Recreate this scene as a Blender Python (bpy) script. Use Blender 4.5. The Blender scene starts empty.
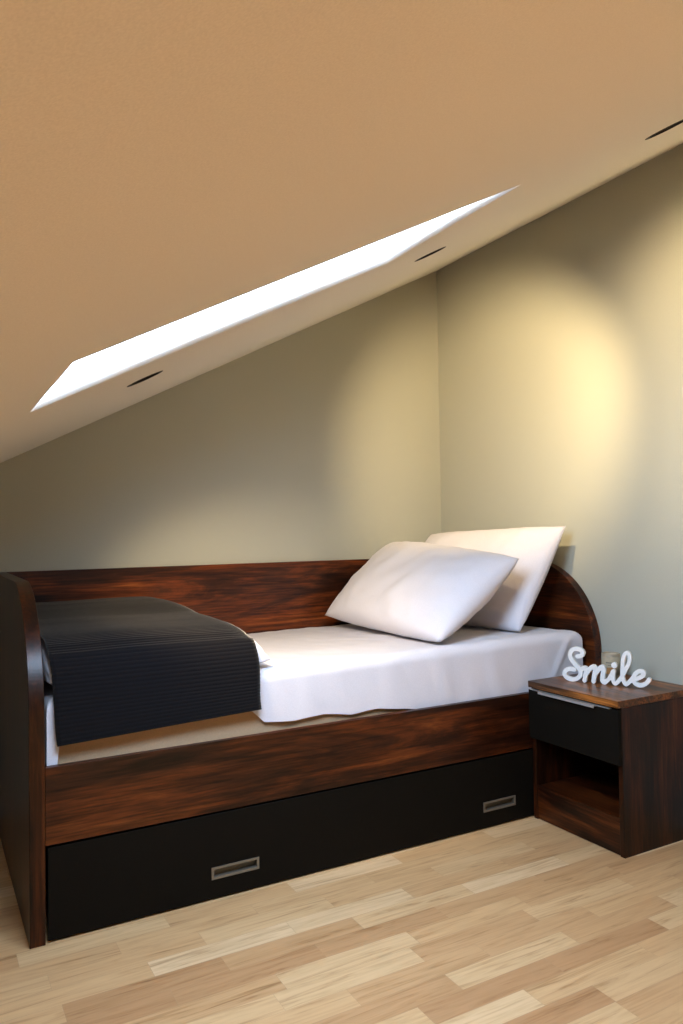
import bpy, bmesh, math, random
from mathutils import Vector, Matrix, noise, geometry

random.seed(4)
scene = bpy.context.scene
COL = scene.collection
PI = math.pi

# ------------------------------------------------------------------ camera
CAM = Vector((-2.2996, -3.09, 1.038))
yaw, pitch, roll = math.radians(-29.143), math.radians(1.5166), math.radians(-0.8831)
fw = Vector((-math.sin(yaw) * math.cos(pitch), math.cos(yaw) * math.cos(pitch), math.sin(pitch)))
rt = Vector((math.cos(yaw), math.sin(yaw), 0))
up = rt.cross(fw)
rt2 = math.cos(roll) * rt + math.sin(roll) * up
up2 = -math.sin(roll) * rt + math.cos(roll) * up
cd = bpy.data.cameras.new('camera')
cd.sensor_fit = 'VERTICAL'
cd.sensor_height = 36.0
cd.lens = 755.52 / 1024 * 36.0
cd.clip_start = 0.02
cam = bpy.data.objects.new('camera', cd)
COL.objects.link(cam)
M = Matrix((rt2, up2, -fw)).transposed().to_4x4()
M.translation = CAM
cam.matrix_world = M
scene.camera = cam

# ------------------------------------------------------------------ view, sky
scene.view_settings.view_transform = 'Standard'
scene.view_settings.look = 'None'
scene.view_settings.gamma = 1
scene.view_settings.use_curve_mapping = False
scene.view_settings.exposure = 0.0

world = bpy.data.worlds.new('overcast_sky')
scene.world = world
world.use_nodes = True
bg = world.node_tree.nodes['Background']
bg.inputs['Color'].default_value = (0.56, 0.74, 1.0, 1)
bg.inputs['Strength'].default_value = 38.0

# room geometry: the ceiling slopes up towards the right wall (x = 0)
CA, CC = 0.513, 2.361
XL, YF = -3.2, -5.0
def ceil_z(x):
    return CC + CA * x
cn = math.sqrt(1 + CA * CA)
S_AX = Vector((-1, 0, -CA)) / cn      # down the slope
N_AX = Vector((CA, 0, -1)) / cn       # into the room
MC = Matrix((S_AX, Vector((0, 1, 0)), N_AX)).transposed().to_4x4()
MC.translation = Vector((0, 0, CC))
SKX1, SKX2, SKY1, SKY2 = -2.118, -1.300, -2.0205, -1.5507
WARM = (1.0, 0.75, 0.42)

def area_light(name, loc, rot, sx, sy, watts, col, portal=False):
    d = bpy.data.lights.new(name, 'AREA')
    d.shape = 'RECTANGLE'
    d.size, d.size_y = sx, sy
    d.energy = watts
    d.color = col
    if portal:
        d.cycles.is_portal = True
    o = bpy.data.objects.new(name, d)
    COL.objects.link(o)
    o.location = loc
    o.rotation_euler = rot
    return o

# daylight portal lying in the skylight opening
po = area_light('skylight_portal', (0, 0, 0), (0, 0, 0), 1, 1, 1, (1, 1, 1), True)
po.data.size = (SKX2 - SKX1) * cn
po.data.size_y = SKY2 - SKY1
pm = MC @ Matrix.Translation(Vector((-(SKX1 + SKX2) / 2 * cn, (SKY1 + SKY2) / 2, -0.034)))
po.matrix_world = pm @ Matrix.Rotation(PI, 4, 'X')
# added warm fill behind the camera, no fixture; brightens floor and ceiling bounce
fill = area_light('added_fill_light', (-1.1, -3.8, ceil_z(-1.1) - 0.10), (0, 0, 0), 0.5, 0.5, 46, (1.0, 0.87, 0.72))
fill.data.spread = math.radians(85)

def spot(loc, axis, watts, half=38, blend=0.75):
    d = bpy.data.lights.new('downlight_beam', 'SPOT')
    d.energy = watts
    d.color = WARM
    d.spot_size = math.radians(half * 2)
    d.spot_blend = blend
    d.shadow_soft_size = 0.02
    o = bpy.data.objects.new('downlight_beam', d)
    COL.objects.link(o)
    o.location = loc
    o.rotation_euler = Vector(axis).to_track_quat('-Z', 'Y').to_euler()
    return o

DOWNLIGHTS = [
    ((-1.795, -1.157), (0.478, 0.569, -0.669), 60),
    ((-0.971, -1.274), (0.735, 0.60, -0.30), 98),
    ((-0.828, -1.988), (0.88, 0.36, -0.30), 80),
]

# ------------------------------------------------------------------ materials
def new_mat(name):
    m = bpy.data.materials.new(name)
    m.use_nodes = True
    nt = m.node_tree
    return m, nt, nt.nodes['Principled BSDF']

def N(nt, kind, **kw):
    n = nt.nodes.new(kind)
    for k, v in kw.items():
        if k in n.inputs:
            n.inputs[k].default_value = v
        else:
            setattr(n, k, v)
    return n

def ramp(nt, stops):
    r = nt.nodes.new('ShaderNodeValToRGB')
    el = r.color_ramp.elements
    while len(el) < len(stops):
        el.new(0.5)
    for e, (p, c) in zip(el, stops):
        e.position = p
        e.color = (*c, 1)
    return r

def plain(name, col, rough=0.5, metal=0.0, bump=0.0, bscale=200, sheen=0.0, spec=None):
    m, nt, b = new_mat(name)
    tc = N(nt, 'ShaderNodeTexCoord')
    nz = N(nt, 'ShaderNodeTexNoise', Scale=bscale, Detail=3.0)
    nt.links.new(tc.outputs['Object'], nz.inputs['Vector'])
    r = ramp(nt, [(0.3, tuple(c * 0.94 for c in col)), (0.7, tuple(min(1, c * 1.05) for c in col))])
    nt.links.new(nz.outputs['Fac'], r.inputs['Fac'])
    nt.links.new(r.outputs['Color'], b.inputs['Base Color'])
    b.inputs['Roughness'].default_value = rough
    b.inputs['Metallic'].default_value = metal
    if spec is not None:
        b.inputs['Specular IOR Level'].default_value = spec
    if sheen:
        b.inputs['Sheen Tint'].default_value = (1, 0.92, 0.8, 1)
        b.inputs['Sheen Weight'].default_value = sheen
        b.inputs['Sheen Roughness'].default_value = 0.4
    if bump:
        bp = N(nt, 'ShaderNodeBump', Strength=bump, Distance=0.002)
        nt.links.new(nz.outputs['Fac'], bp.inputs['Height'])
        nt.links.new(bp.outputs['Normal'], b.inputs['Normal'])
    return m

def wood(name, axis, tint=1.0, g=1.0):
    """rustic red-brown veneer, grain running along the given axis"""
    m, nt, b = new_mat(name)
    tc = N(nt, 'ShaderNodeTexCoord')
    mp = N(nt, 'ShaderNodeMapping')
    sc = [7.0, 7.0, 7.0]
    sc['xyz'.index(axis)] = 1.1
    mp.inputs['Scale'].default_value = sc
    nt.links.new(tc.outputs['Object'], mp.inputs['Vector'])
    big = N(nt, 'ShaderNodeTexNoise', Scale=1.5, Detail=9.0, Roughness=0.66, Distortion=0.7)
    nt.links.new(mp.outputs['Vector'], big.inputs['Vector'])
    mp2 = N(nt, 'ShaderNodeMapping')
    sc = [130.0, 130.0, 130.0]
    sc['xyz'.index(axis)] = 6.0
    mp2.inputs['Scale'].default_value = sc
    nt.links.new(tc.outputs['Object'], mp2.inputs['Vector'])
    fine = N(nt, 'ShaderNodeTexNoise', Scale=1.0, Detail=4.0, Roughness=0.6)
    nt.links.new(mp2.outputs['Vector'], fine.inputs['Vector'])
    r1 = ramp(nt, [(0.30, (0.008 * tint, 0.0032 * tint, 0.002 * tint)), (0.45, (0.040 * tint, 0.011 * tint * g, 0.0042 * tint * g)),
                   (0.58, (0.135 * tint, 0.030 * tint * g, 0.0060 * tint * g)), (0.74, (0.29 * tint, 0.086 * tint * g, 0.017 * tint * g))])
    nt.links.new(big.outputs['Fac'], r1.inputs['Fac'])
    r2 = ramp(nt, [(0.34, (0.35, 0.33, 0.32)), (0.60, (1.15, 1.15, 1.15))])
    nt.links.new(fine.outputs['Fac'], r2.inputs['Fac'])
    mx = N(nt, 'ShaderNodeMix', data_type='RGBA', blend_type='MULTIPLY')
    mx.inputs[0].default_value = 1.0
    nt.links.new(r1.outputs['Color'], mx.inputs[6])
    nt.links.new(r2.outputs['Color'], mx.inputs[7])
    nt.links.new(mx.outputs[2], b.inputs['Base Color'])
    b.inputs['Roughness'].default_value = 0.33
    b.inputs['Specular IOR Level'].default_value = 0.28
    bp = N(nt, 'ShaderNodeBump', Strength=0.15, Distance=0.001)
    nt.links.new(fine.outputs['Fac'], bp.inputs['Height'])
    nt.links.new(bp.outputs['Normal'], b.inputs['Normal'])
    return m

def parquet(name):
    m, nt, b = new_mat(name)
    tc = N(nt, 'ShaderNodeTexCoord')
    mp = N(nt, 'ShaderNodeMapping')
    nt.links.new(tc.outputs['Object'], mp.inputs['Vector'])
    # irregular stagger: shift every row by its own random amount
    sep = N(nt, 'ShaderNodeSeparateXYZ')
    nt.links.new(mp.outputs['Vector'], sep.inputs[0])
    div = N(nt, 'ShaderNodeMath', operation='DIVIDE')
    nt.links.new(sep.outputs['Y'], div.inputs[0])
    div.inputs[1].default_value = 0.068
    fl = N(nt, 'ShaderNodeMath', operation='FLOOR')
    nt.links.new(div.outputs[0], fl.inputs[0])
    wn = N(nt, 'ShaderNodeTexWhiteNoise', noise_dimensions='1D')
    nt.links.new(fl.outputs[0], wn.inputs['W'])
    ad = N(nt, 'ShaderNodeMath', operation='MULTIPLY_ADD')
    nt.links.new(wn.outputs['Value'], ad.inputs[0])
    ad.inputs[1].default_value = 3.1
    nt.links.new(sep.outputs['X'], ad.inputs[2])
    cb = N(nt, 'ShaderNodeCombineXYZ')
    nt.links.new(ad.outputs[0], cb.inputs['X'])
    nt.links.new(sep.outputs['Y'], cb.inputs['Y'])
    br = N(nt, 'ShaderNodeTexBrick')
    br.offset = 0.0
    br.squash = 1.0
    for k, v in {'Scale': 1.0, 'Mortar Size': 0.0003, 'Mortar Smooth': 0.3, 'Bias': 0.0,
                 'Brick Width': 0.37, 'Row Height': 0.068}.items():
        br.inputs[k].default_value = v
    br.inputs['Color1'].default_value = (0, 0, 0, 1)
    br.inputs['Color2'].default_value = (1, 1, 1, 1)
    br.inputs['Mortar'].default_value = (0.1, 0.1, 0.1, 1)
    nt.links.new(cb.outputs[0], br.inputs['Vector'])
    r = ramp(nt, [(0.0, (0.42, 0.225, 0.100)), (0.10, (0.48, 0.275, 0.125)), (0.5, (0.55, 0.335, 0.158)), (0.85, (0.59, 0.385, 0.195)), (1.0, (0.64, 0.44, 0.245))])
    nt.links.new(br.outputs['Color'], r.inputs['Fac'])
    # grain, different on every strip
    wn2 = N(nt, 'ShaderNodeVectorMath', operation='MULTIPLY_ADD')
    nt.links.new(br.outputs['Color'], wn2.inputs[0])
    wn2.inputs[1].default_value = (7, 3, 11)
    nt.links.new(cb.outputs[0], wn2.inputs[2])
    mp2 = N(nt, 'ShaderNodeMapping')
    mp2.inputs['Scale'].default_value = (4.0, 60.0, 4.0)
    nt.links.new(wn2.outputs[0], mp2.inputs['Vector'])
    g = N(nt, 'ShaderNodeTexNoise', Scale=1.0, Detail=6.0, Roughness=0.6, Distortion=1.2)
    nt.links.new(mp2.outputs['Vector'], g.inputs['Vector'])
    r2 = ramp(nt, [(0.28, (0.60, 0.52, 0.44)), (0.42, (0.90, 0.87, 0.83)), (0.55, (1.0, 1.0, 1.0)), (0.75, (1.08, 1.08, 1.08))])
    nt.links.new(g.outputs['Fac'], r2.inputs['Fac'])
    mx = N(nt, 'ShaderNodeMix', data_type='RGBA', blend_type='MULTIPLY')
    mx.inputs[0].default_value = 1.0
    nt.links.new(r.outputs['Color'], mx.inputs[6])
    nt.links.new(r2.outputs['Color'], mx.inputs[7])
    mx2 = N(nt, 'ShaderNodeMix', data_type='RGBA', blend_type='MIX')
    nt.links.new(br.outputs['Fac'], mx2.inputs[0])
    nt.links.new(mx.outputs[2], mx2.inputs[6])
    mx2.inputs[7].default_value = (0.36, 0.23, 0.12, 1)
    nt.links.new(mx2.outputs[2], b.inputs['Base Color'])
    b.inputs['Roughness'].default_value = 0.42
    b.inputs['Specular IOR Level'].default_value = 0.35
    return m

def thin_glass(name):
    m, nt, b = new_mat(name)
    nt.nodes.remove(b)
    out = nt.nodes['Material Output']
    tr = N(nt, 'ShaderNodeBsdfTransparent')
    gl = N(nt, 'ShaderNodeBsdfGlossy', Roughness=0.0)
    # same reflectance from either side of the thin pane
    lw = N(nt, 'ShaderNodeLayerWeight', Blend=0.5)
    pw = N(nt, 'ShaderNodeMath', operation='POWER')
    nt.links.new(lw.outputs['Facing'], pw.inputs[0])
    pw.inputs[1].default_value = 5.0
    fr = N(nt, 'ShaderNodeMath', operation='MULTIPLY_ADD')
    nt.links.new(pw.outputs[0], fr.inputs[0])
    fr.inputs[1].default_value = 0.55
    fr.inputs[2].default_value = 0.03
    mx = N(nt, 'ShaderNodeMixShader')
    nt.links.new(fr.outputs[0], mx.inputs[0])
    nt.links.new(tr.outputs[0], mx.inputs[1])
    nt.links.new(gl.outputs[0], mx.inputs[2])
    nt.links.new(mx.outputs[0], out.inputs['Surface'])
    return m

def emitter(name, col, s):
    m, nt, b = new_mat(name)
    b.inputs['Base Color'].default_value = (*col, 1)
    b.inputs['Emission Color'].default_value = (*col, 1)
    b.inputs['Emission Strength'].default_value = s
    return m

M_WALL = plain('sage_grey_wall_paint', (0.40, 0.40, 0.33), 0.75, bump=0.03, bscale=300)
M_CEIL = plain('cream_ceiling_paint', (0.74, 0.69, 0.60), 0.8, bscale=700)
M_WHITE = plain('white_window_lacquer', (0.82, 0.82, 0.82), 0.4)
M_FLOOR = parquet('oak_strip_parquet')
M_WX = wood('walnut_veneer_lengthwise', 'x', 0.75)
M_WBK = wood('walnut_veneer_back', 'x', 1.05)  # tinted up for lighter grain and for the separate light falling on it
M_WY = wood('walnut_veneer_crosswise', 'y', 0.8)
M_WZ = wood('walnut_veneer_upright', 'z', 0.42)  # tinted dark: weak light from the camera side put into the colour
M_WND = wood('walnut_veneer_shaded', 'y', 0.5)  # shade of the niche and plinth painted in as a darker tint
M_WTOP = wood('walnut_veneer_lit_top', 'y', 2.3, 1.5)  # lit copy of the veneer: warm light on the top put into the tint
M_BLACK = plain('black_laminate', (0.0065, 0.0050, 0.0034), 0.6, bump=0.0, bscale=80, spec=0.08)
M_METAL = plain('brushed_nickel', (0.25, 0.225, 0.18), 0.5, metal=0.7, bscale=150)
M_METALD = plain('shaded_nickel', (0.15, 0.13, 0.10), 0.6, metal=0.5, bscale=150)
M_ALU = plain('brushed_aluminium', (0.66, 0.65, 0.62), 0.35, metal=0.7, bscale=150)
M_LINEN = plain('white_cotton', (0.67, 0.645, 0.68), 0.85, bump=0.12, bscale=420, sheen=0.15)
M_TAN = plain('tan_mattress_ticking', (0.44, 0.295, 0.17), 0.85, bump=0.15, bscale=260)
M_THROW = plain('charcoal_corduroy', (0.0045, 0.004, 0.005), 0.9, bump=0.2, bscale=500, sheen=0.30, spec=0.1)
M_SIGN = plain('white_painted_wood', (0.80, 0.79, 0.755), 0.5, bscale=120)
M_BAFFLE = plain('matte_black_baffle', (0.006, 0.005, 0.004), 0.7)
M_LENS = emitter('lamp_lens', (1.0, 0.78, 0.5), 2.0)
M_GLASS = thin_glass('window_glass')
M_WAX = plain('cream_wax', (0.62, 0.52, 0.38), 0.5, bscale=60)
M_LABEL = plain('beige_paper_label', (0.36, 0.30, 0.20), 0.7, bscale=90)
M_JAR = plain('taupe_jar', (0.34, 0.28, 0.19), 0.45, bscale=60)
M_PRINT = plain('grey_print', (0.10, 0.085, 0.07), 0.7)
M_RUST = plain('orange_brown_print', (0.36, 0.16, 0.045), 0.7)

# ------------------------------------------------------------------ builders
def origin_of(parent):
    v = Vector((0, 0, 0))
    while parent is not None:
        v += Vector(parent.location)
        parent = parent.parent
    return v

def link_mesh(name, me, mats, parent=None, loc=None, bevel=0.0, smooth=False, seg=2):
    """me is in world coordinates; the object's origin goes to loc (or its parent's origin)"""
    o = bpy.data.objects.new(name, me)
    COL.objects.link(o)
    if not isinstance(mats, (list, tuple)):
        mats = [mats]
    for m in mats:
        me.materials.append(m)
    base = origin_of(parent)
    off = Vector(loc) if loc is not None else base
    me.transform(Matrix.Translation(-off))
    o.parent = parent
    o.location = off - base
    if bevel:
        md = o.modifiers.new('edge', 'BEVEL')
        md.width = bevel
        md.segments = seg
        md.limit_method = 'ANGLE'
        md.angle_limit = math.radians(40)
    if smooth:
        for p in me.polygons:
            p.use_smooth = True
    return o

def link_bm(name, bm, mats, parent=None, **kw):
    me = bpy.data.meshes.new(name)
    bmesh.ops.recalc_face_normals(bm, faces=bm.faces)
    bm.to_mesh(me)
    bm.free()
    return link_mesh(name, me, mats, parent, **kw)

def add_box(bm, x0, x1, y0, y1, z0, z1, mi=0):
    vs = [bm.verts.new((x, y, z)) for x in (x0, x1) for y in (y0, y1) for z in (z0, z1)]
    for f in ((0, 1, 3, 2), (4, 6, 7, 5), (0, 4, 5, 1), (2, 3, 7, 6), (0, 2, 6, 4), (1, 5, 7, 3)):
        bm.faces.new([vs[i] for i in f]).material_index = mi
    return vs

def boxes(*bs):
    bm = bmesh.new()
    for b in bs:
        add_box(bm, *b)
    return bm

def add_prism(bm, pts, vec):
    """planar outline pts (3-D) pushed along vec"""
    a = [bm.verts.new(p) for p in pts]
    b = [bm.verts.new(Vector(p) + Vector(vec)) for p in pts]
    bm.faces.new(a)
    bm.faces.new(b[::-1])
    n = len(a)
    for i in range(n):
        bm.faces.new((a[i], b[i], b[(i + 1) % n], a[(i + 1) % n]))

def add_cyl(bm, c, r0, r1, z0, z1, n=32, mat=None, mi=0, cap=True):
    lo = [bm.verts.new((c[0] + r0 * math.cos(2 * PI * i / n), c[1] + r0 * math.sin(2 * PI * i / n), z0)) for i in range(n)]
    hi = [bm.verts.new((c[0] + r1 * math.cos(2 * PI * i / n), c[1] + r1 * math.sin(2 * PI * i / n), z1)) for i in range(n)]
    fs = [bm.faces.new((lo[i], lo[(i + 1) % n], hi[(i + 1) % n], hi[i])) for i in range(n)]
    if cap:
        fs += [bm.faces.new(lo[::-1]), bm.faces.new(hi)]
    for f in fs:
        f.material_index = mi
    return lo + hi

def lathe(bm, prof, c=(0, 0), n=40, closed=True):
    rings = []
    for r, z in prof:
        rings.append([bm.verts.new((c[0] + r * math.cos(2 * PI * i / n), c[1] + r * math.sin(2 * PI * i / n), z)) for i in range(n)])
    k = len(rings)
    for j in range(k if closed else k - 1):
        a, b = rings[j], rings[(j + 1) % k]
        for i in range(n):
            bm.faces.new((a[i], a[(i + 1) % n], b[(i + 1) % n], b[i]))

def holed_slab(loops, depth, bevel=0.0):
    """flat plate from an outline and holes (2-D loops), thickness depth about z = 0"""
    cu = bpy.data.curves.new('plate', 'CURVE')
    cu.dimensions = '2D'
    cu.fill_mode = 'BOTH'
    cu.extrude = depth / 2 - bevel
    cu.bevel_depth = bevel
    cu.bevel_resolution = 1
    cu.offset = -bevel
    for lp in loops:
        sp = cu.splines.new('POLY')
        sp.points.add(len(lp) - 1)
        for p, q in zip(sp.points, lp):
            p.co = (q[0], q[1], 0, 1)
        sp.use_cyclic_u = True
    o = bpy.data.objects.new('plate', cu)
    COL.objects.link(o)
    dg = bpy.context.evaluated_depsgraph_get()
    me = bpy.data.meshes.new_from_object(o.evaluated_get(dg))
    bpy.data.objects.remove(o)
    bpy.data.curves.remove(cu)
    bm = bmesh.new()
    bm.from_mesh(me)
    bmesh.ops.remove_doubles(bm, verts=bm.verts, dist=1e-5)
    bmesh.ops.recalc_face_normals(bm, faces=bm.faces)
    bm.to_mesh(me)
    bm.free()
    return me

def cut_plate(loops, inside, depth):
    """like holed_slab, for densely traced outlines"""
    pts, edges = [], []
    for lp in loops:
        b = len(pts)
        pts += [Vector(p) for p in lp]
        edges += [(b + i, b + (i + 1) % len(lp)) for i in range(len(lp))]
    co, _, fa, _, _, _ = geometry.delaunay_2d_cdt(pts, edges, [], 0, 1e-6)
    fa = [f for f in fa if inside(sum((Vector(co[i]) for i in f), Vector((0, 0))) / len(f))]
    bm = bmesh.new()
    lo = [bm.verts.new((p[0], p[1], -depth / 2)) for p in co]
    hi = [bm.verts.new((p[0], p[1], depth / 2)) for p in co]
    cnt = {}
    for f in fa:
        bm.faces.new([hi[i] for i in f])
        bm.faces.new([lo[i] for i in f[::-1]])
        for a, b in zip(f, list(f[1:]) + [f[0]]):
            cnt.setdefault((min(a, b), max(a, b)), []).append((a, b))
    for k, v in cnt.items():
        if len(v) == 1:
            a, b = v[0]
            bm.faces.new((lo[a], lo[b], hi[b], hi[a]))
    bmesh.ops.delete(bm, geom=[v for v in bm.verts if not v.link_faces], context='VERTS')
    me = bpy.data.meshes.new('plate')
    bm.to_mesh(me)
    bm.free()
    return me

def rect(x0, x1, y0, y1):
    return [(x0, y0), (x1, y0), (x1, y1), (x0, y1)]

def circle(c, r, n=40):
    return [(c[0] + r * math.cos(2 * PI * i / n), c[1] + r * math.sin(2 * PI * i / n)) for i in range(n)]

def thing(name, label, cat, loc, group=None):
    o = bpy.data.objects.new(name, None)
    o.empty_display_size = 0.1
    COL.objects.link(o)
    o.location = loc
    return tag(o, label, cat, group)

def tag(o, label, cat, group=None):
    o['label'] = label
    o['category'] = cat
    if group:
        o['group'] = group
    return o

def struct(o):
    o['kind'] = 'structure'
    return o

def grid_mesh(fn, nu, nv):
    """open sheet: fn(i/nu, j/nv) -> point"""
    bm = bmesh.new()
    vs = [[bm.verts.new(fn(i / nu, j / nv)) for j in range(nv + 1)] for i in range(nu + 1)]
    for i in range(nu):
        for j in range(nv):
            bm.faces.new((vs[i][j], vs[i + 1][j], vs[i + 1][j + 1], vs[i][j + 1]))
    return bm

def nz(x, y, z=0.0):
    return noise.noise(Vector((x, y, z)))

def interp(tab, t):
    """smooth piecewise interpolation through (t, value) pairs"""
    if t <= tab[0][0]:
        return tab[0][1]
    for (a, va), (b, vb) in zip(tab, tab[1:]):
        if t <= b:
            k = (t - a) / (b - a)
            return va + (vb - va) * k
    return tab[-1][1]

# ------------------------------------------------------------------ the room
struct(link_bm('floor', boxes((XL - 0.1, 0.1, YF - 0.1, 0.1, -0.08, 0.0)), M_FLOOR, loc=(0, 0, 0)))
for nm, y, d in (('wall_back', 0.0, 0.1), ('wall_front', YF, -0.1)):
    bm = bmesh.new()
    add_prism(bm, [(XL - 0.1, y, 0), (0.1, y, 0), (0.1, y, ceil_z(0.1)), (XL - 0.1, y, ceil_z(XL - 0.1))], (0, d, 0))
    struct(link_bm(nm, bm, M_WALL, loc=(-1.5, y, 0)))
bm = bmesh.new()
add_prism(bm, [(0, YF, 0), (0.1, YF, 0), (0.1, YF, ceil_z(0.1)), (0, YF, CC)], (0, -YF, 0))
struct(link_bm('wall_right', bm, M_WALL, loc=(0, -2.5, 0)))
bm = bmesh.new()
add_prism(bm, [(XL, YF, 0), (XL - 0.1, YF, 0), (XL - 0.1, YF, ceil_z(XL - 0.1)), (XL, YF, ceil_z(XL))], (0, -YF, 0))
struct(link_bm('wall_left', bm, M_WALL, loc=(XL, -2.5, 0)))

# sloping ceiling: one plate with the skylight opening and three lamp holes
TH = 0.035
LOOPS = [rect(-0.12 * cn, (-XL + 0.12) * cn, YF - 0.12, 0.12),
         rect(-SKX2 * cn, -SKX1 * cn, SKY1, SKY2)]
for (x, y), ax, w in DOWNLIGHTS:
    LOOPS.append(circle((-x * cn, y), 0.046))
me = holed_slab(LOOPS, TH)
me.transform(MC @ Matrix.Translation((0, 0, -TH / 2)))
struct(link_mesh('ceiling', me, M_CEIL, loc=(-1.5, -2.5, ceil_z(-1.5))))

# roof window in the opening: white lining, sash and glass
s0, s1 = -SKX2 * cn, -SKX1 * cn
win = bpy.data.objects.new('window_1', None)
win.location = MC @ Vector(((s0 + s1) / 2, (SKY1 + SKY2) / 2, 0))
COL.objects.link(win)
struct(win)
me = holed_slab([rect(s0 - 0.05, s1 + 0.05, SKY1 - 0.05, SKY2 + 0.05), rect(s0 + 0.004, s1 - 0.004, SKY1 + 0.004, SKY2 - 0.004)], 0.03)
me.transform(MC @ Matrix.Translation((0, 0, -TH - 0.0155)))
link_mesh('window_frame', me, M_WHITE, win)
me = holed_slab([rect(s0 + 0.001, s1 - 0.001, SKY1 + 0.001, SKY2 - 0.001)], 0.004)
me.transform(MC @ Matrix.Translation((0, 0, -0.030)))
link_mesh('window_pane', me, M_GLASS, win)

# ------------------------------------------------------------------ bed
L, W, T = 2.06, 1.015, 0.038
HB, HR, HD = 0.908, 0.445, 0.241
bed = thing('daybed', 'dark walnut single daybed with rounded end panels and black underbed drawer', 'bed', (-L / 2, -W / 2, 0))

def end_panel(x0):
    bm = bmesh.new()
    R = 0.345
    pts = [(x0, 0 - 0.002, 0), (x0, -W, 0)]
    for k in range(61):
        a = PI / 2 * k / 60
        pts.append((x0, -W + R - R * math.cos(a), HB - R + R * math.sin(a)))
    pts.append((x0, -0.002, HB))
    add_prism(bm, pts, (T, 0, 0))
    return bm
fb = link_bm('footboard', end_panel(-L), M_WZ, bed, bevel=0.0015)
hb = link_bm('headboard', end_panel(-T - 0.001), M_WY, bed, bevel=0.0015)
xi0, xi1 = -L + T + 0.0005, -T - 0.0015
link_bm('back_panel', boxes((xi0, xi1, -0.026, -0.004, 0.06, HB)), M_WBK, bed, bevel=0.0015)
link_bm('front_rail', boxes((xi0, xi1, -W + 0.003, -W + 0.023, HD + 0.006, HR)), M_WX, bed, bevel=0.0015)
link_bm('bed_base', boxes((xi0, xi1, -W + 0.024, -0.027, 0.34, 0.36)), M_WX, bed)

# drawer front with two cut-outs for the recessed pulls
HX = [-1.507, -0.522]
HZ0, HZ1, HW = 0.058, 0.092, 0.0725
dx0, dx1, dz0, dz1 = xi0 + 0.007, xi1 - 0.004, 0.006, HD - 0.001
lo = [rect(dx0, dx1, dz0, dz1)] + [rect(h - HW + 0.005, h + HW - 0.005, HZ0 + 0.005, HZ1 - 0.005) for h in HX]
me = holed_slab(lo, 0.018)
RX = Matrix(((1, 0, 0, 0), (0, 0, 1, 0), (0, 1, 0, 0), (0, 0, 0, 1)))
me.transform(Matrix.Translation((0, -W + 0.005 + 0.009, 0)) @ RX)
drawer = link_mesh('drawer', me, M_BLACK, bed)
drawer['label'] = 'black laminate underbed drawer front'
for h in HX:
    bm = bmesh.new()
    yf = -W + 0.005
    w, z0, z1 = HW, HZ0, HZ1
    for b in ((h - w, h + w, yf - 0.0025, yf, z1 - 0.006, z1), (h - w, h + w, yf - 0.0025, yf, z0, z0 + 0.006),
              (h - w, h - w + 0.007, yf - 0.0025, yf, z0 + 0.006, z1 - 0.006), (h + w - 0.007, h + w, yf - 0.0025, yf, z0 + 0.006, z1 - 0.006)):
        add_box(bm, *b)
    # the cup behind the rim
    i0, i1, j0, j1 = h - w + 0.0055, h + w - 0.0055, z0 + 0.0055, z1 - 0.0055
    add_box(bm, i0, i1, yf + 0.014, yf + 0.015, j0, j1, 1)
    add_box(bm, i0, i1, yf, yf + 0.014, j0, j0 + 0.001, 1)
    add_box(bm, i0, i1, yf, yf + 0.014, j1 - 0.001, j1, 1)
    add_box(bm, i0, i0 + 0.001, yf, yf + 0.014, j0, j1, 1)
    add_box(bm, i1 - 0.001, i1, yf, yf + 0.014, j0, j1, 1)
    link_bm('recessed_handle', bm, [M_METAL, M_METALD], drawer)
# drawer box behind the front
link_bm('drawer_box', boxes((dx0 + 0.03, dx1 - 0.03, -W + 0.025, -0.30, 0.03, 0.18)), M_BLACK, bed)

# ------------------------------------------------------------------ nightstand
NX0, NX1 = -0.386, -0.003
NY1 = -W - 0.004
NY0 = NY1 - 0.402
NH = 0.4918
CX = NX0 + 0.016
ns = thing('nightstand', 'dark walnut nightstand with black drawer and open niche beside the headboard', 'nightstand', ((NX0 + NX1) / 2, (NY0 + NY1) / 2, 0))
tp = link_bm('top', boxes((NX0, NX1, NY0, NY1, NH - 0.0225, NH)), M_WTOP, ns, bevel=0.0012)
for y0, y1 in ((NY0, NY0 + 0.018), (NY1 - 0.018, NY1)):
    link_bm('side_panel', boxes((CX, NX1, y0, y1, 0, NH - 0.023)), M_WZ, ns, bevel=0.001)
yi0, yi1 = NY0 + 0.0185, NY1 - 0.0185
link_bm('back_panel', boxes((NX1 - 0.012, NX1 - 0.002, yi0, yi1, 0.02, NH - 0.023)), M_WZ, ns)
link_bm('niche_floor', boxes((CX + 0.001, NX1 - 0.0125, yi0, yi1, 0.104, 0.120)), M_WND, ns, bevel=0.001)
link_bm('plinth', boxes((CX + 0.003, CX + 0.019, yi0, yi1, 0.002, 0.1035)), M_WND, ns, bevel=0.001)
link_bm('niche_ceiling', boxes((CX + 0.001, NX1 - 0.0125, yi0, yi1, 0.292, 0.308)), M_WND, ns)
dr = link_bm('drawer', boxes((NX0 + 0.001, CX - 0.0005, NY0 + 0.001, NY1 - 0.001, 0.290, NH - 0.030)), M_BLACK, ns, bevel=0.0012)
dr['label'] = 'black laminate drawer front'
hz = NH - 0.030
bm = bmesh.new()
add_box(bm, NX0 - 0.001, NX0 + 0.012, NY0 + 0.036, NY1 - 0.008, hz + 0.0002, hz + 0.0018)
ya, yb = NY1 - 0.064, NY1 - 0.316
add_box(bm, NX0 - 0.014, NX0 + 0.0, yb, ya, hz - 0.0005, hz + 0.003)
add_box(bm, NX0 - 0.0145, NX0 - 0.0125, yb, ya, hz - 0.0050, hz + 0.003)
hd = link_bm('handle', bm, M_ALU, dr)
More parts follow.
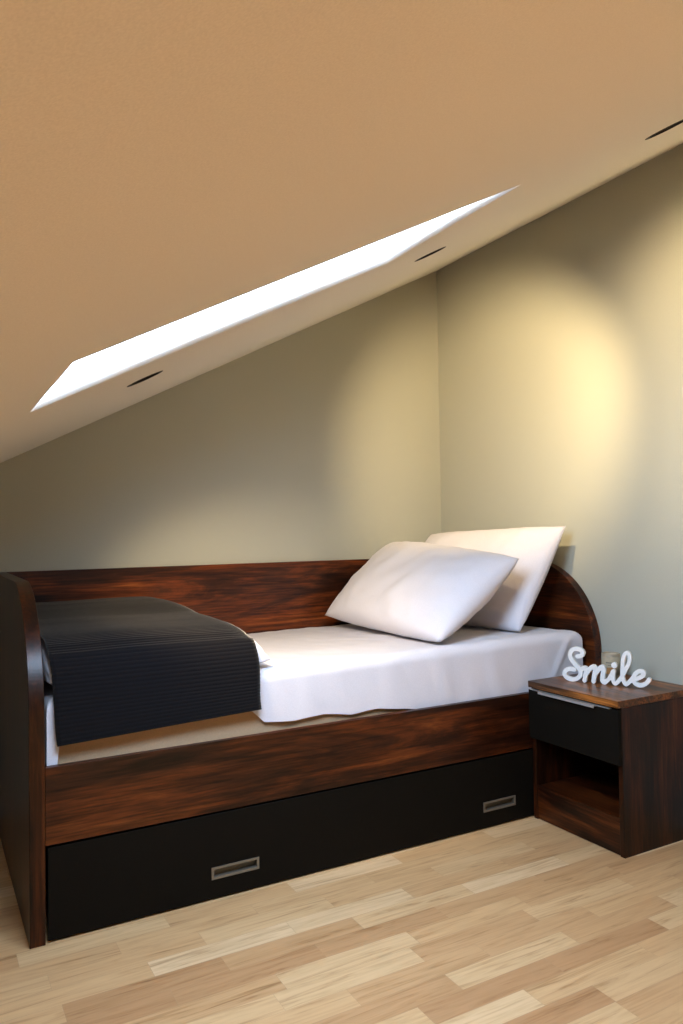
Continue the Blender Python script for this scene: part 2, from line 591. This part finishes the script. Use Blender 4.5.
hd['label'] = 'slim aluminium edge handle'

# ------------------------------------------------------------------ bedding
MX0, MX1, MY0, MY1 = -2.012, -0.072, -0.982, -0.034
ZB = 0.3605
def top_z(x, y):
    return 0.604 + 0.026 * min(1, -y / 0.95) + 0.013 * (x + 1.0)
# mattress core: rounded block with a soft crown, following the sheet's top
bm = bmesh.new()
nx, ny = 40, 20
def mat_pt(x, y, z):
    return (x, y, z)
me_in = 0.010
lo_v, hi_v = {}, {}
for i in range(nx + 1):
    for j in range(ny + 1):
        x = MX0 + me_in + (MX1 - MX0 - 2 * me_in) * i / nx
        y = MY0 + me_in + (MY1 - MY0 - 2 * me_in) * j / ny
        ex = min(i, nx - i, j, ny - j)
        lo_v[i, j] = bm.verts.new((x, y, ZB))
        hi_v[i, j] = bm.verts.new((x, y, top_z(x, y) - 0.008 - (0.024 if ex == 0 else 0)))
for i in range(nx):
    for j in range(ny):
        bm.faces.new((lo_v[i, j], lo_v[i, j + 1], lo_v[i + 1, j + 1], lo_v[i + 1, j]))
        bm.faces.new((hi_v[i, j], hi_v[i + 1, j], hi_v[i + 1, j + 1], hi_v[i, j + 1]))
for i in range(nx):
    for j in (0, ny):
        bm.faces.new((lo_v[i, j], lo_v[i + 1, j], hi_v[i + 1, j], hi_v[i, j]))
for j in range(ny):
    for i in (0, nx):
        bm.faces.new((lo_v[i, j], lo_v[i, j + 1], hi_v[i, j + 1], hi_v[i, j]))
mt = link_bm('mattress', bm, M_TAN, loc=((MX0 + MX1) / 2, -0.5, ZB))
tag(mt, 'tan mattress side showing between the dark throw and the bed rail', 'mattress')

# fitted sheet: top, rounded edges, front and both ends, uneven front hem
def fold(e, r):
    """overhang e past an edge rounded with radius r -> (outward, down)"""
    if e <= 0:
        return (e, 0.0)
    a = e / r
    if a < PI / 2:
        return (r * math.sin(a), r * (1 - math.cos(a)))
    return (r, r + e - r * PI / 2)
HEM = [(-2.02, 0.40), (-1.992, 0.40), (-1.980, 0.512), (-1.44, 0.508), (-1.40, 0.47), (-1.30, 0.462), (-1.2, 0.470), (-1.1, 0.455), (-1.0, 0.462),
       (-0.9, 0.448), (-0.85, 0.44), (-0.7, 0.41), (0, 0.40)]
SR = 0.035
def sheet_pt(u, v):
    X0, X1 = MX0 - 0.001, MX1 + 0.001
    drop = 0.20
    ax = (X0 + SR - drop) + (X1 - X0 - 2 * SR + 2 * drop) * u
    ex0, ex1 = (X0 + SR) - ax, ax - (X1 - SR)
    xx = min(max(ax, X0 + SR), X1 - SR)
    dx, vx = 0, 0
    if ex0 > 0:
        h, vx = fold(ex0, SR); dx = -h
    elif ex1 > 0:
        h, vx = fold(ex1, SR); dx = h
    x = xx + dx
    Y0 = MY0 - 0.003
    yback = MY1 - 0.002
    hem = interp(HEM, x)
    tz = top_z(x, -0.95)
    flat = yback - (Y0 + SR)
    knee = flat + SR * PI / 2
    s = knee * v / 0.8 if v < 0.8 else knee + (tz - hem - SR) * (v - 0.8) / 0.2
    vy = 0
    if s <= flat:
        y = yback - s
    else:
        h, vy = fold(s - flat, SR)
        y = Y0 + SR - h
    z = top_z(x, y) - max(vx, vy)
    if vx > SR * 0.5 and vy > 0:
        z = top_z(x, y) - max(vx, vy * 0.98)
    # soft wrinkles
    k = 1.0 if s <= flat else 0.55
    a = 0.0036 * nz(x * 5, y * 7, 1.3) + 0.0026 * nz(x * 16 + y * 6, y * 13, 4.1)
    z += a * k + 0.002
    if s > flat:
        y -= 0.0065 * max(0, nz(x * 13 + z * 4, z * 4, 7.7)) - 0.001
        # diagonal gathers by the head end
        g = math.exp(-((x + 0.13 - (tz - z) * -0.62) / 0.016) ** 2)
        y -= 0.007 * g * min(1, (tz - z) / 0.04)
        y = max(y, -0.9905)
    return (x, y, z)
bm = grid_mesh(sheet_pt, 240, 130)
sh = link_bm('fitted_sheet', bm, M_LINEN, loc=((MX0 + MX1) / 2, -0.5, 0.6), smooth=True)
tag(sh, 'white fitted sheet stretched over the mattress, hem loose along the bed rail', 'sheet')

# folded white duvet under the throw at the foot end
DTOP = [(-1.0, 0.640), (-0.985, 0.690), (-0.95, 0.726), (-0.88, 0.748), (-0.80, 0.755), (-0.62, 0.757), (-0.48, 0.760), (-0.36, 0.772), (-0.22, 0.786), (-0.10, 0.788), (-0.04, 0.77)]
def smooth_tab(tab, t, w=0.025):
    return sum(interp(tab, t + d * w) for d in (-1, -0.5, 0, 0.5, 1)) / 5
def duvet_top(x, y):
    z = smooth_tab(DTOP, y) - 0.006
    return z + 0.006 * nz(x * 4, y * 4, 9.0)
DX0, DX1, DY0, DY1 = -2.017, -1.400, -0.984, -0.05
def duvet_pt(u, v):
    # closed rounded slab: u runs round the section across y-z, v along x
    th = 2 * PI * u
    cy, cz = math.cos(th), math.sin(th)
    p = 0.42
    sy = math.copysign(abs(cy) ** p, cy)
    sz = math.copysign(abs(cz) ** p, cz)
    t = 2 * v - 1
    endk = max(0.0, 1 - abs(t) ** 9) ** 0.42
    x = (DX0 + DX1) / 2 + (DX1 - DX0) / 2 * math.copysign(abs(t) ** 0.9, t)
    yc, hy = (DY0 + DY1) / 2, (DY1 - DY0) / 2
    y = yc + hy * sy * (0.90 + 0.10 * endk)
    zt = duvet_top(x, y)
    zb = top_z(x, y) + 0.010
    zm = (zt + zb) / 2
    z = zm + (zt - zb) / 2 * sz * (0.06 + 0.94 * endk)
    low = 1 - (z - zb) / max(zt - zb, 0.01)
    x += 0.050 * max(0, (t - 0.6) / 0.4) * min(1, max(0, low * 1.6)) * math.exp(-((y + 0.97) / 0.20) ** 2) * (0.75 + 0.6 * nz(y * 14, z * 16, 2.2))
    w = 0.010 * nz(x * 9, y * 8, z * 22) * (0.3 + 0.7 * (1 - endk))
    return (x + 0.6 * w - (0.010 * math.exp(-((z - zm) / 0.012) ** 2) * math.copysign(1, t) if abs(t) > 0.96 else 0), y, z + w * 0.4)
bm = grid_mesh(duvet_pt, 96, 80)
bmesh.ops.remove_doubles(bm, verts=bm.verts, dist=0.0004)
bmesh.ops.holes_fill(bm, edges=[e for e in bm.edges if e.is_boundary], sides=0)
dv = link_bm('duvet', bm, M_LINEN, loc=(-1.7, -0.5, 0.62), smooth=True)
tag(dv, 'folded white duvet peeking out from under the dark corduroy throw', 'duvet')

# corduroy throw: over the duvet and down the front of the bed
PROF = []
yy = -0.115
while yy > -0.955:
    PROF.append((yy, smooth_tab(DTOP, yy) + 0.010))
    yy -= 0.01
zl = PROF[-1][1]
PROF += [(-0.968, zl - 0.010), (-0.982, zl - 0.028), (-0.9925, zl - 0.052), (-0.9985, zl - 0.080), (-1.0015, zl - 0.115), (-1.003, 0.58), (-1.004, 0.54), (-1.004, 0.494)]
seglen = [0.0]
for a, b in zip(PROF, PROF[1:]):
    seglen.append(seglen[-1] + math.hypot(b[0] - a[0], b[1] - a[1]))
TOT = seglen[-1]
def prof_at(s):
    for k in range(len(PROF) - 1):
        if s <= seglen[k + 1] or k == len(PROF) - 2:
            q = (s - seglen[k]) / (seglen[k + 1] - seglen[k])
            (y0, z0), (y1, z1) = PROF[k], PROF[k + 1]
            l = math.hypot(y1 - y0, z1 - z0)
            ny_, nz_ = (z1 - z0) / l, -(y1 - y0) / l
            return y0 + (y1 - y0) * q, z0 + (z1 - z0) * q, ny_, nz_
RIB = 0.0115
def throw_pt(u, v):
    s = TOT * v
    y, z, a, b = prof_at(s)
    xl = interp([(0, -1.985), (TOT * 0.6, -2.008), (TOT * 0.85, -2.003), (TOT, -1.990)], s)
    xr = interp([(0, -1.470), (TOT * 0.3, -1.445), (TOT * 0.7, -1.430), (TOT, -1.418)], s)
    xl += 0.004 * nz(s * 9, 0, 2); xr += 0.004 * nz(s * 9, 5, 2)
    x = xl + (xr - xl) * u
    rib = 0.0017 * abs(math.sin(PI * s / RIB)) ** 0.7
    hang = min(1, max(0, (y + 0.93) / -0.05))
    wv = 0.006 * (1 - hang) * nz(x * 4, y * 4, 9.0) + 0.0022 * nz(x * 6, s * 5, 3.3) + 0.001
    # right end sags with the rounded end of the duvet
    sag = 0.014 * max(0, (x - (xr - 0.07)) / 0.07) ** 2 * (1 - hang)
    d = rib + max(wv, -0.004)
    z += 0.024 * u * max(0, (0.60 - z) / 0.106) if z < 0.60 else 0
    yy_, zz_ = y + a * d, z + b * d - sag
    yy_ = max(yy_, -1.0125)
    return (x, yy_, zz_)
bm = grid_mesh(throw_pt, 44, 660)
tw = link_bm('throw', bm, M_THROW, loc=(-1.7, -0.55, 0.75), smooth=True)
md = tw.modifiers.new('cloth', 'SOLIDIFY')
md.thickness = 0.003
md.offset = -1
tag(tw, 'charcoal ribbed corduroy throw draped over the foot end of the bed', 'throw blanket')

# pillows: quilted bags stretched between four corners
def pillow(name, label, BL, BR, TR, TL, th, seed, loc):
    BL, BR, TR, TL = map(Vector, (BL, BR, TR, TL))
    n = ((BR - BL).cross(TL - BL)).normalized()
    nu, nv = 64, 44
    def surf(u, v, side):
        U, V = 2 * u - 1, 2 * v - 1
        # seams bow inwards between the corners
        Us = U * (1 - 0.010 * (1 - V * V) - 0.006 * abs(V) ** 8)
        Vs = V * (1 - 0.015 * (1 - U * U) - 0.010 * abs(U) ** 10)
        uu, vv = (Us + 1) / 2, (Vs + 1) / 2
        p = BL * (1 - uu) * (1 - vv) + BR * uu * (1 - vv) + TR * uu * vv + TL * (1 - uu) * vv
        e = max(0, (1 - abs(U) ** 2.8)) * max(0, (1 - abs(V) ** 2.4))
        h = th / 2 * e ** 0.5
        edge = min(1 - abs(U), 1 - abs(V))
        w = 0.011 * nz(p.x * 5 + seed, p.y * 5, p.z * 5) + 0.0065 * nz(p.x * 13, p.y * 13 + seed, p.z * 13)
        # puckers that start at the seam
        w += 0.006 * nz(seed + U * 11, seed + V * 11, 3) * math.exp(-edge / 0.22)
        h += w * min(1, edge * 6)
        return p + n * (h * side)
    bm = bmesh.new()
    F = [[bm.verts.new(surf(i / nu, j / nv, 1)) for j in range(nv + 1)] for i in range(nu + 1)]
    B = [[(F[i][j] if i in (0, nu) or j in (0, nv) else bm.verts.new(surf(i / nu, j / nv, -1))) for j in range(nv + 1)] for i in range(nu + 1)]
    for G in (F, B):
        for i in range(nu):
            for j in range(nv):
                q = (G[i][j], G[i + 1][j], G[i + 1][j + 1], G[i][j + 1])
                bm.faces.new(q if G is F else q[::-1])
    o = link_bm(name, bm, M_LINEN, loc=loc, smooth=True)
    return tag(o, label, 'pillow', 'white pillows at the head of the bed')

pillow('pillow', 'rear white pillow, upright against the walnut headboard', (-0.36, -0.06, 0.635), (-0.30, -0.89, 0.645), (-0.085, -0.93, 1.050), (-0.125, -0.08, 1.022), 0.17, 3.0, (-0.2, -0.5, 0.64))
pillow('pillow', 'front white pillow, leaning back on the rear pillow and overlapping it', (-0.735, -0.11, 0.668), (-0.735, -0.965, 0.652), (-0.36, -0.965, 0.930), (-0.35, -0.100, 0.985), 0.21, 8.0, (-0.55, -0.5, 0.64))

# ------------------------------------------------------------------ word sign
STROKES = [
    [(0.021, 0.0892), (0.0344, 0.0922), (0.0398, 0.1032), (0.0313, 0.1132), (0.0143, 0.1152), (0.0009, 0.1082), (-0.0045, 0.0932), (-0.0013, 0.0782), (0.0112, 0.0612), (0.0255, 0.0462), (0.0313, 0.0312), (0.0246, 0.0162), (0.0098, 0.0072), (-0.0054, 0.0062), (-0.021, 0.0122), (-0.0268, 0.0232), (-0.021, 0.0362), (-0.0076, 0.0422), (0.0089, 0.0412)],
    [(0.0291, 0.0392), (0.0411, 0.0492), (0.0501, 0.0452), (0.047, 0.0222), (0.0443, 0.0062)],
    [(0.047, 0.0252), (0.0635, 0.0482), (0.0756, 0.0572), (0.0823, 0.0492), (0.0792, 0.0282), (0.0756, 0.0062)],
    [(0.0792, 0.0282), (0.0957, 0.0512), (0.1065, 0.0592), (0.1114, 0.0492), (0.1078, 0.0282), (0.1069, 0.0122), (0.1136, 0.0062), (0.1200, 0.0122)],
    [(0.1136, 0.0072), (0.1301, 0.0212), (0.1445, 0.0482), (0.1422, 0.0262), (0.1458, 0.0092), (0.1534, 0.0072), (0.1655, 0.0212)],
    [(0.1476, 0.0690), (0.148, 0.0682)],
    [(0.1655, 0.0212), (0.1758, 0.0372), (0.1878, 0.0612), (0.1977, 0.0822), (0.2004, 0.1022), (0.1946, 0.1142), (0.1856, 0.1112), (0.178, 0.0922), (0.1758, 0.0672), (0.1744, 0.0372), (0.178, 0.0172), (0.1869, 0.0072), (0.199, 0.0192), (0.2124, 0.0362)],
    [(0.199, 0.0182), (0.2214, 0.0292), (0.2379, 0.0382), (0.2455, 0.0492), (0.2388, 0.0552), (0.2268, 0.0542), (0.2156, 0.0432), (0.2115, 0.0282), (0.2156, 0.0142), (0.2303, 0.0082), (0.2469, 0.0132), (0.259, 0.0252), (0.2612, 0.0302)],
]
RADII = [0.0073, 0.0072, 0.0075, 0.0075, 0.0066, 0.0095, 0.0063, 0.0068]

def catmull(pts, n=10):
    if len(pts) < 3:
        return [Vector(p) for p in pts]
    P = [Vector(p) for p in ([pts[0]] + pts + [pts[-1]])]
    out = []
    for k in range(1, len(P) - 2):
        p0, p1, p2, p3 = P[k - 1:k + 3]
        for i in range(n):
            t = i / n
            out.append(0.5 * ((2 * p1) + (p2 - p0) * t + (2 * p0 - 5 * p1 + 4 * p2 - p3) * t * t + (3 * p1 - p0 - 3 * p2 + p3) * t ** 3))
    out.append(P[-2])
    return out

def outline_loops(strokes, radii, cell=0.0009):
    """outline of the union of round strokes, traced by marching squares"""
    segs = []
    for st, r in zip(strokes, radii):
        c = catmull(st)
        segs += [(a, b, r) for a, b in zip(c, c[1:])]
    x0, x1, y0, y1 = -0.045, 0.28, -0.012, 0.135
    nx_, ny_ = int((x1 - x0) / cell), int((y1 - y0) / cell)
    F = [[9.0] * (ny_ + 1) for _ in range(nx_ + 1)]
    for a, b, r in segs:
        m = r + 3 * cell
        ia, ib = int((min(a.x, b.x) - m - x0) / cell), int((max(a.x, b.x) + m - x0) / cell) + 1
        ja, jb = int((min(a.y, b.y) - m - y0) / cell), int((max(a.y, b.y) + m - y0) / cell) + 1
        d = b - a
        l2 = max(d.length_squared, 1e-12)
        for i in range(max(ia, 0), min(ib, nx_) + 1):
            for j in range(max(ja, 0), min(jb, ny_) + 1):
                p = Vector((x0 + i * cell, y0 + j * cell))
                t = min(1, max(0, (p - a).dot(d) / l2))
                v = (p - a - d * t).length - r
                if v < F[i][j]:
                    F[i][j] = v
    nxt = {}
    def cross(i, j, k, l):
        a, b = F[i][j], F[k][l]
        t = min(0.98, max(0.02, a / (a - b)))
        return (x0 + (i + (k - i) * t) * cell, y0 + (j + (l - j) * t) * cell)
    E = {}
    for i in range(nx_):
        for j in range(ny_):
            c = [(i, j), (i + 1, j), (i + 1, j + 1), (i, j + 1)]
            ins = [F[a][b] < 0 for a, b in c]
            if all(ins) or not any(ins):
                continue
            ent, ext = [], []
            for k in range(4):
                a, b = c[k], c[(k + 1) % 4]
                if ins[k] != ins[(k + 1) % 4]:
                    key = tuple(sorted((a, b)))
                    E[key] = cross(*a, *b)
                    (ext if ins[k] else ent).append(key)
            for a, b in zip(ext, ent if len(ent) == 1 else ent[::-1]):
                nxt[a] = b
    loops = []
    while nxt:
        k, _ = next(iter(nxt.items()))
        lp = []
        while k in nxt:
            lp.append(E[k])
            k = nxt.pop(k)
        if len(lp) > 10:
            # light smoothing of the traced line
            for _ in range(2):
                n = len(lp)
                lp = [((lp[q - 1][0] + 2 * lp[q][0] + lp[(q + 1) % n][0]) / 4, (lp[q - 1][1] + 2 * lp[q][1] + lp[(q + 1) % n][1]) / 4) for q in range(n)]
            loops.append(lp)
    def inside(p):
        for a, b, r in segs:
            d = b - a
            t = min(1, max(0, (p - a).dot(d) / max(d.length_squared, 1e-12)))
            if (p - a - d * t).length < r + 0.0001:
                return True
        return False
    return loops, inside
me = cut_plate(*outline_loops(STROKES, RADII), 0.014)
zmin = min(v.co.y for v in me.vertices)
sd = Vector((0.437, -0.8995, 0)).normalized()
sn = Vector((sd.y, -sd.x, 0))                  # faces the camera
MS = Matrix((sd, Vector((0, 0, 1)), sn)).transposed().to_4x4()
MS.translation = Vector((-0.268, -1.117, NH + 0.0002)) - sn * 0.007
me.transform(MS @ Matrix.Translation((0, -zmin, 0)))
sg = link_mesh('word_sign', me, M_SIGN, loc=(-0.215, -1.22, NH), bevel=0.0008, seg=1)
tag(sg, 'white cut-out script sign reading Smile standing on the nightstand', 'sign')

# ------------------------------------------------------------------ candle jar
cc = (-0.105, -1.150)
cj = thing('candle_jar', 'small beige candle jar with printed label behind the script sign', 'candle', (cc[0], cc[1], NH))
bm = bmesh.new()
r = 0.0325
z0 = NH + 0.0002
lathe(bm, [(0.0005, z0), (r - 0.003, z0), (r, z0 + 0.003), (r, z0 + 0.089), (r - 0.001, z0 + 0.091), (r - 0.003, z0 + 0.091), (r - 0.0035, z0 + 0.086), (r - 0.0035, z0 + 0.060), (0.0005, z0 + 0.060)], cc)
link_bm('jar', bm, M_JAR, cj, smooth=True)
bm = bmesh.new()
lathe(bm, [(0.0005, z0 + 0.0605), (r - 0.004, z0 + 0.0605), (r - 0.004, z0 + 0.084), (r - 0.006, z0 + 0.0855), (0.0005, z0 + 0.085)], cc)
link_bm('wax', bm, M_WAX, cj, smooth=True)
bm = bmesh.new()
lathe(bm, [(r + 0.0002, z0 + 0.016), (r + 0.0007, z0 + 0.016), (r + 0.0007, z0 + 0.080), (r + 0.0002, z0 + 0.080)], cc, n=64)
def band(bm, a0, a1, z0_, z1_, rr, mi):
    n = 12
    vs = []
    for i in range(n + 1):
        a = a0 + (a1 - a0) * i / n
        p = (cc[0] + rr * math.cos(a), cc[1] + rr * math.sin(a))
        vs.append((bm.verts.new((*p, z0_)), bm.verts.new((*p, z1_))))
    for (a, b), (c, d) in zip(vs, vs[1:]):
        bm.faces.new((a, c, d, b)).material_index = mi
toward = math.atan2(CAM.y - cc[1], CAM.x - cc[0])
band(bm, toward - 0.55, toward + 0.55, z0 + 0.0585, z0 + 0.0615, r + 0.0010, 1)
band(bm, toward - 0.35, toward + 0.35, z0 + 0.0500, z0 + 0.0520, r + 0.0010, 1)
band(bm, toward - 0.50, toward + 0.25, z0 + 0.020, z0 + 0.043, r + 0.0010, 2)
lb = link_bm('label', bm, [M_LABEL, M_PRINT, M_RUST], cj, smooth=True)

# ------------------------------------------------------------------ recessed downlights
DL = ['black recessed downlight in the sloped ceiling near the low end of the skylight',
      'black recessed downlight in the sloped ceiling near the high end of the skylight',
      'black recessed downlight at the right edge of the sloped ceiling, nearest the camera']
for ((x, y), ax, w), lab in zip(DOWNLIGHTS, DL):
    P = MC @ Vector((-x * cn, y, 0))
    d = thing('downlight', lab, 'downlight', P, 'recessed downlights in the sloped ceiling')
    MD = Matrix.Translation(P) @ MC.to_3x3().to_4x4()
    bm = bmesh.new()
    lathe(bm, [(0.0415, 0.0012), (0.050, 0.0012), (0.0505, 0.0002), (0.0455, 0.0001), (0.0455, -0.004), (0.0415, -0.004)], n=48)
    bm.transform(MD)
    link_bm('trim_ring', bm, M_BAFFLE, d, smooth=False)
    bm = bmesh.new()
    lathe(bm, [(0.0410, -0.001), (0.0450, -0.0045), (0.0450, -0.075), (0.0005, -0.075), (0.0005, -0.071), (0.026, -0.071), (0.030, -0.050)], n=48)
    bm.transform(MD)
    link_bm('baffle', bm, M_BAFFLE, d, smooth=False)
    bm = bmesh.new()
    lathe(bm, [(0.0005, -0.0705), (0.0255, -0.0705), (0.0240, -0.062), (0.012, -0.058), (0.0005, -0.057)], n=32)
    bm.transform(MD)
    link_bm('lens', bm, M_LENS, d, smooth=True)
    spot(P + N_AX * 0.022, ax, w)
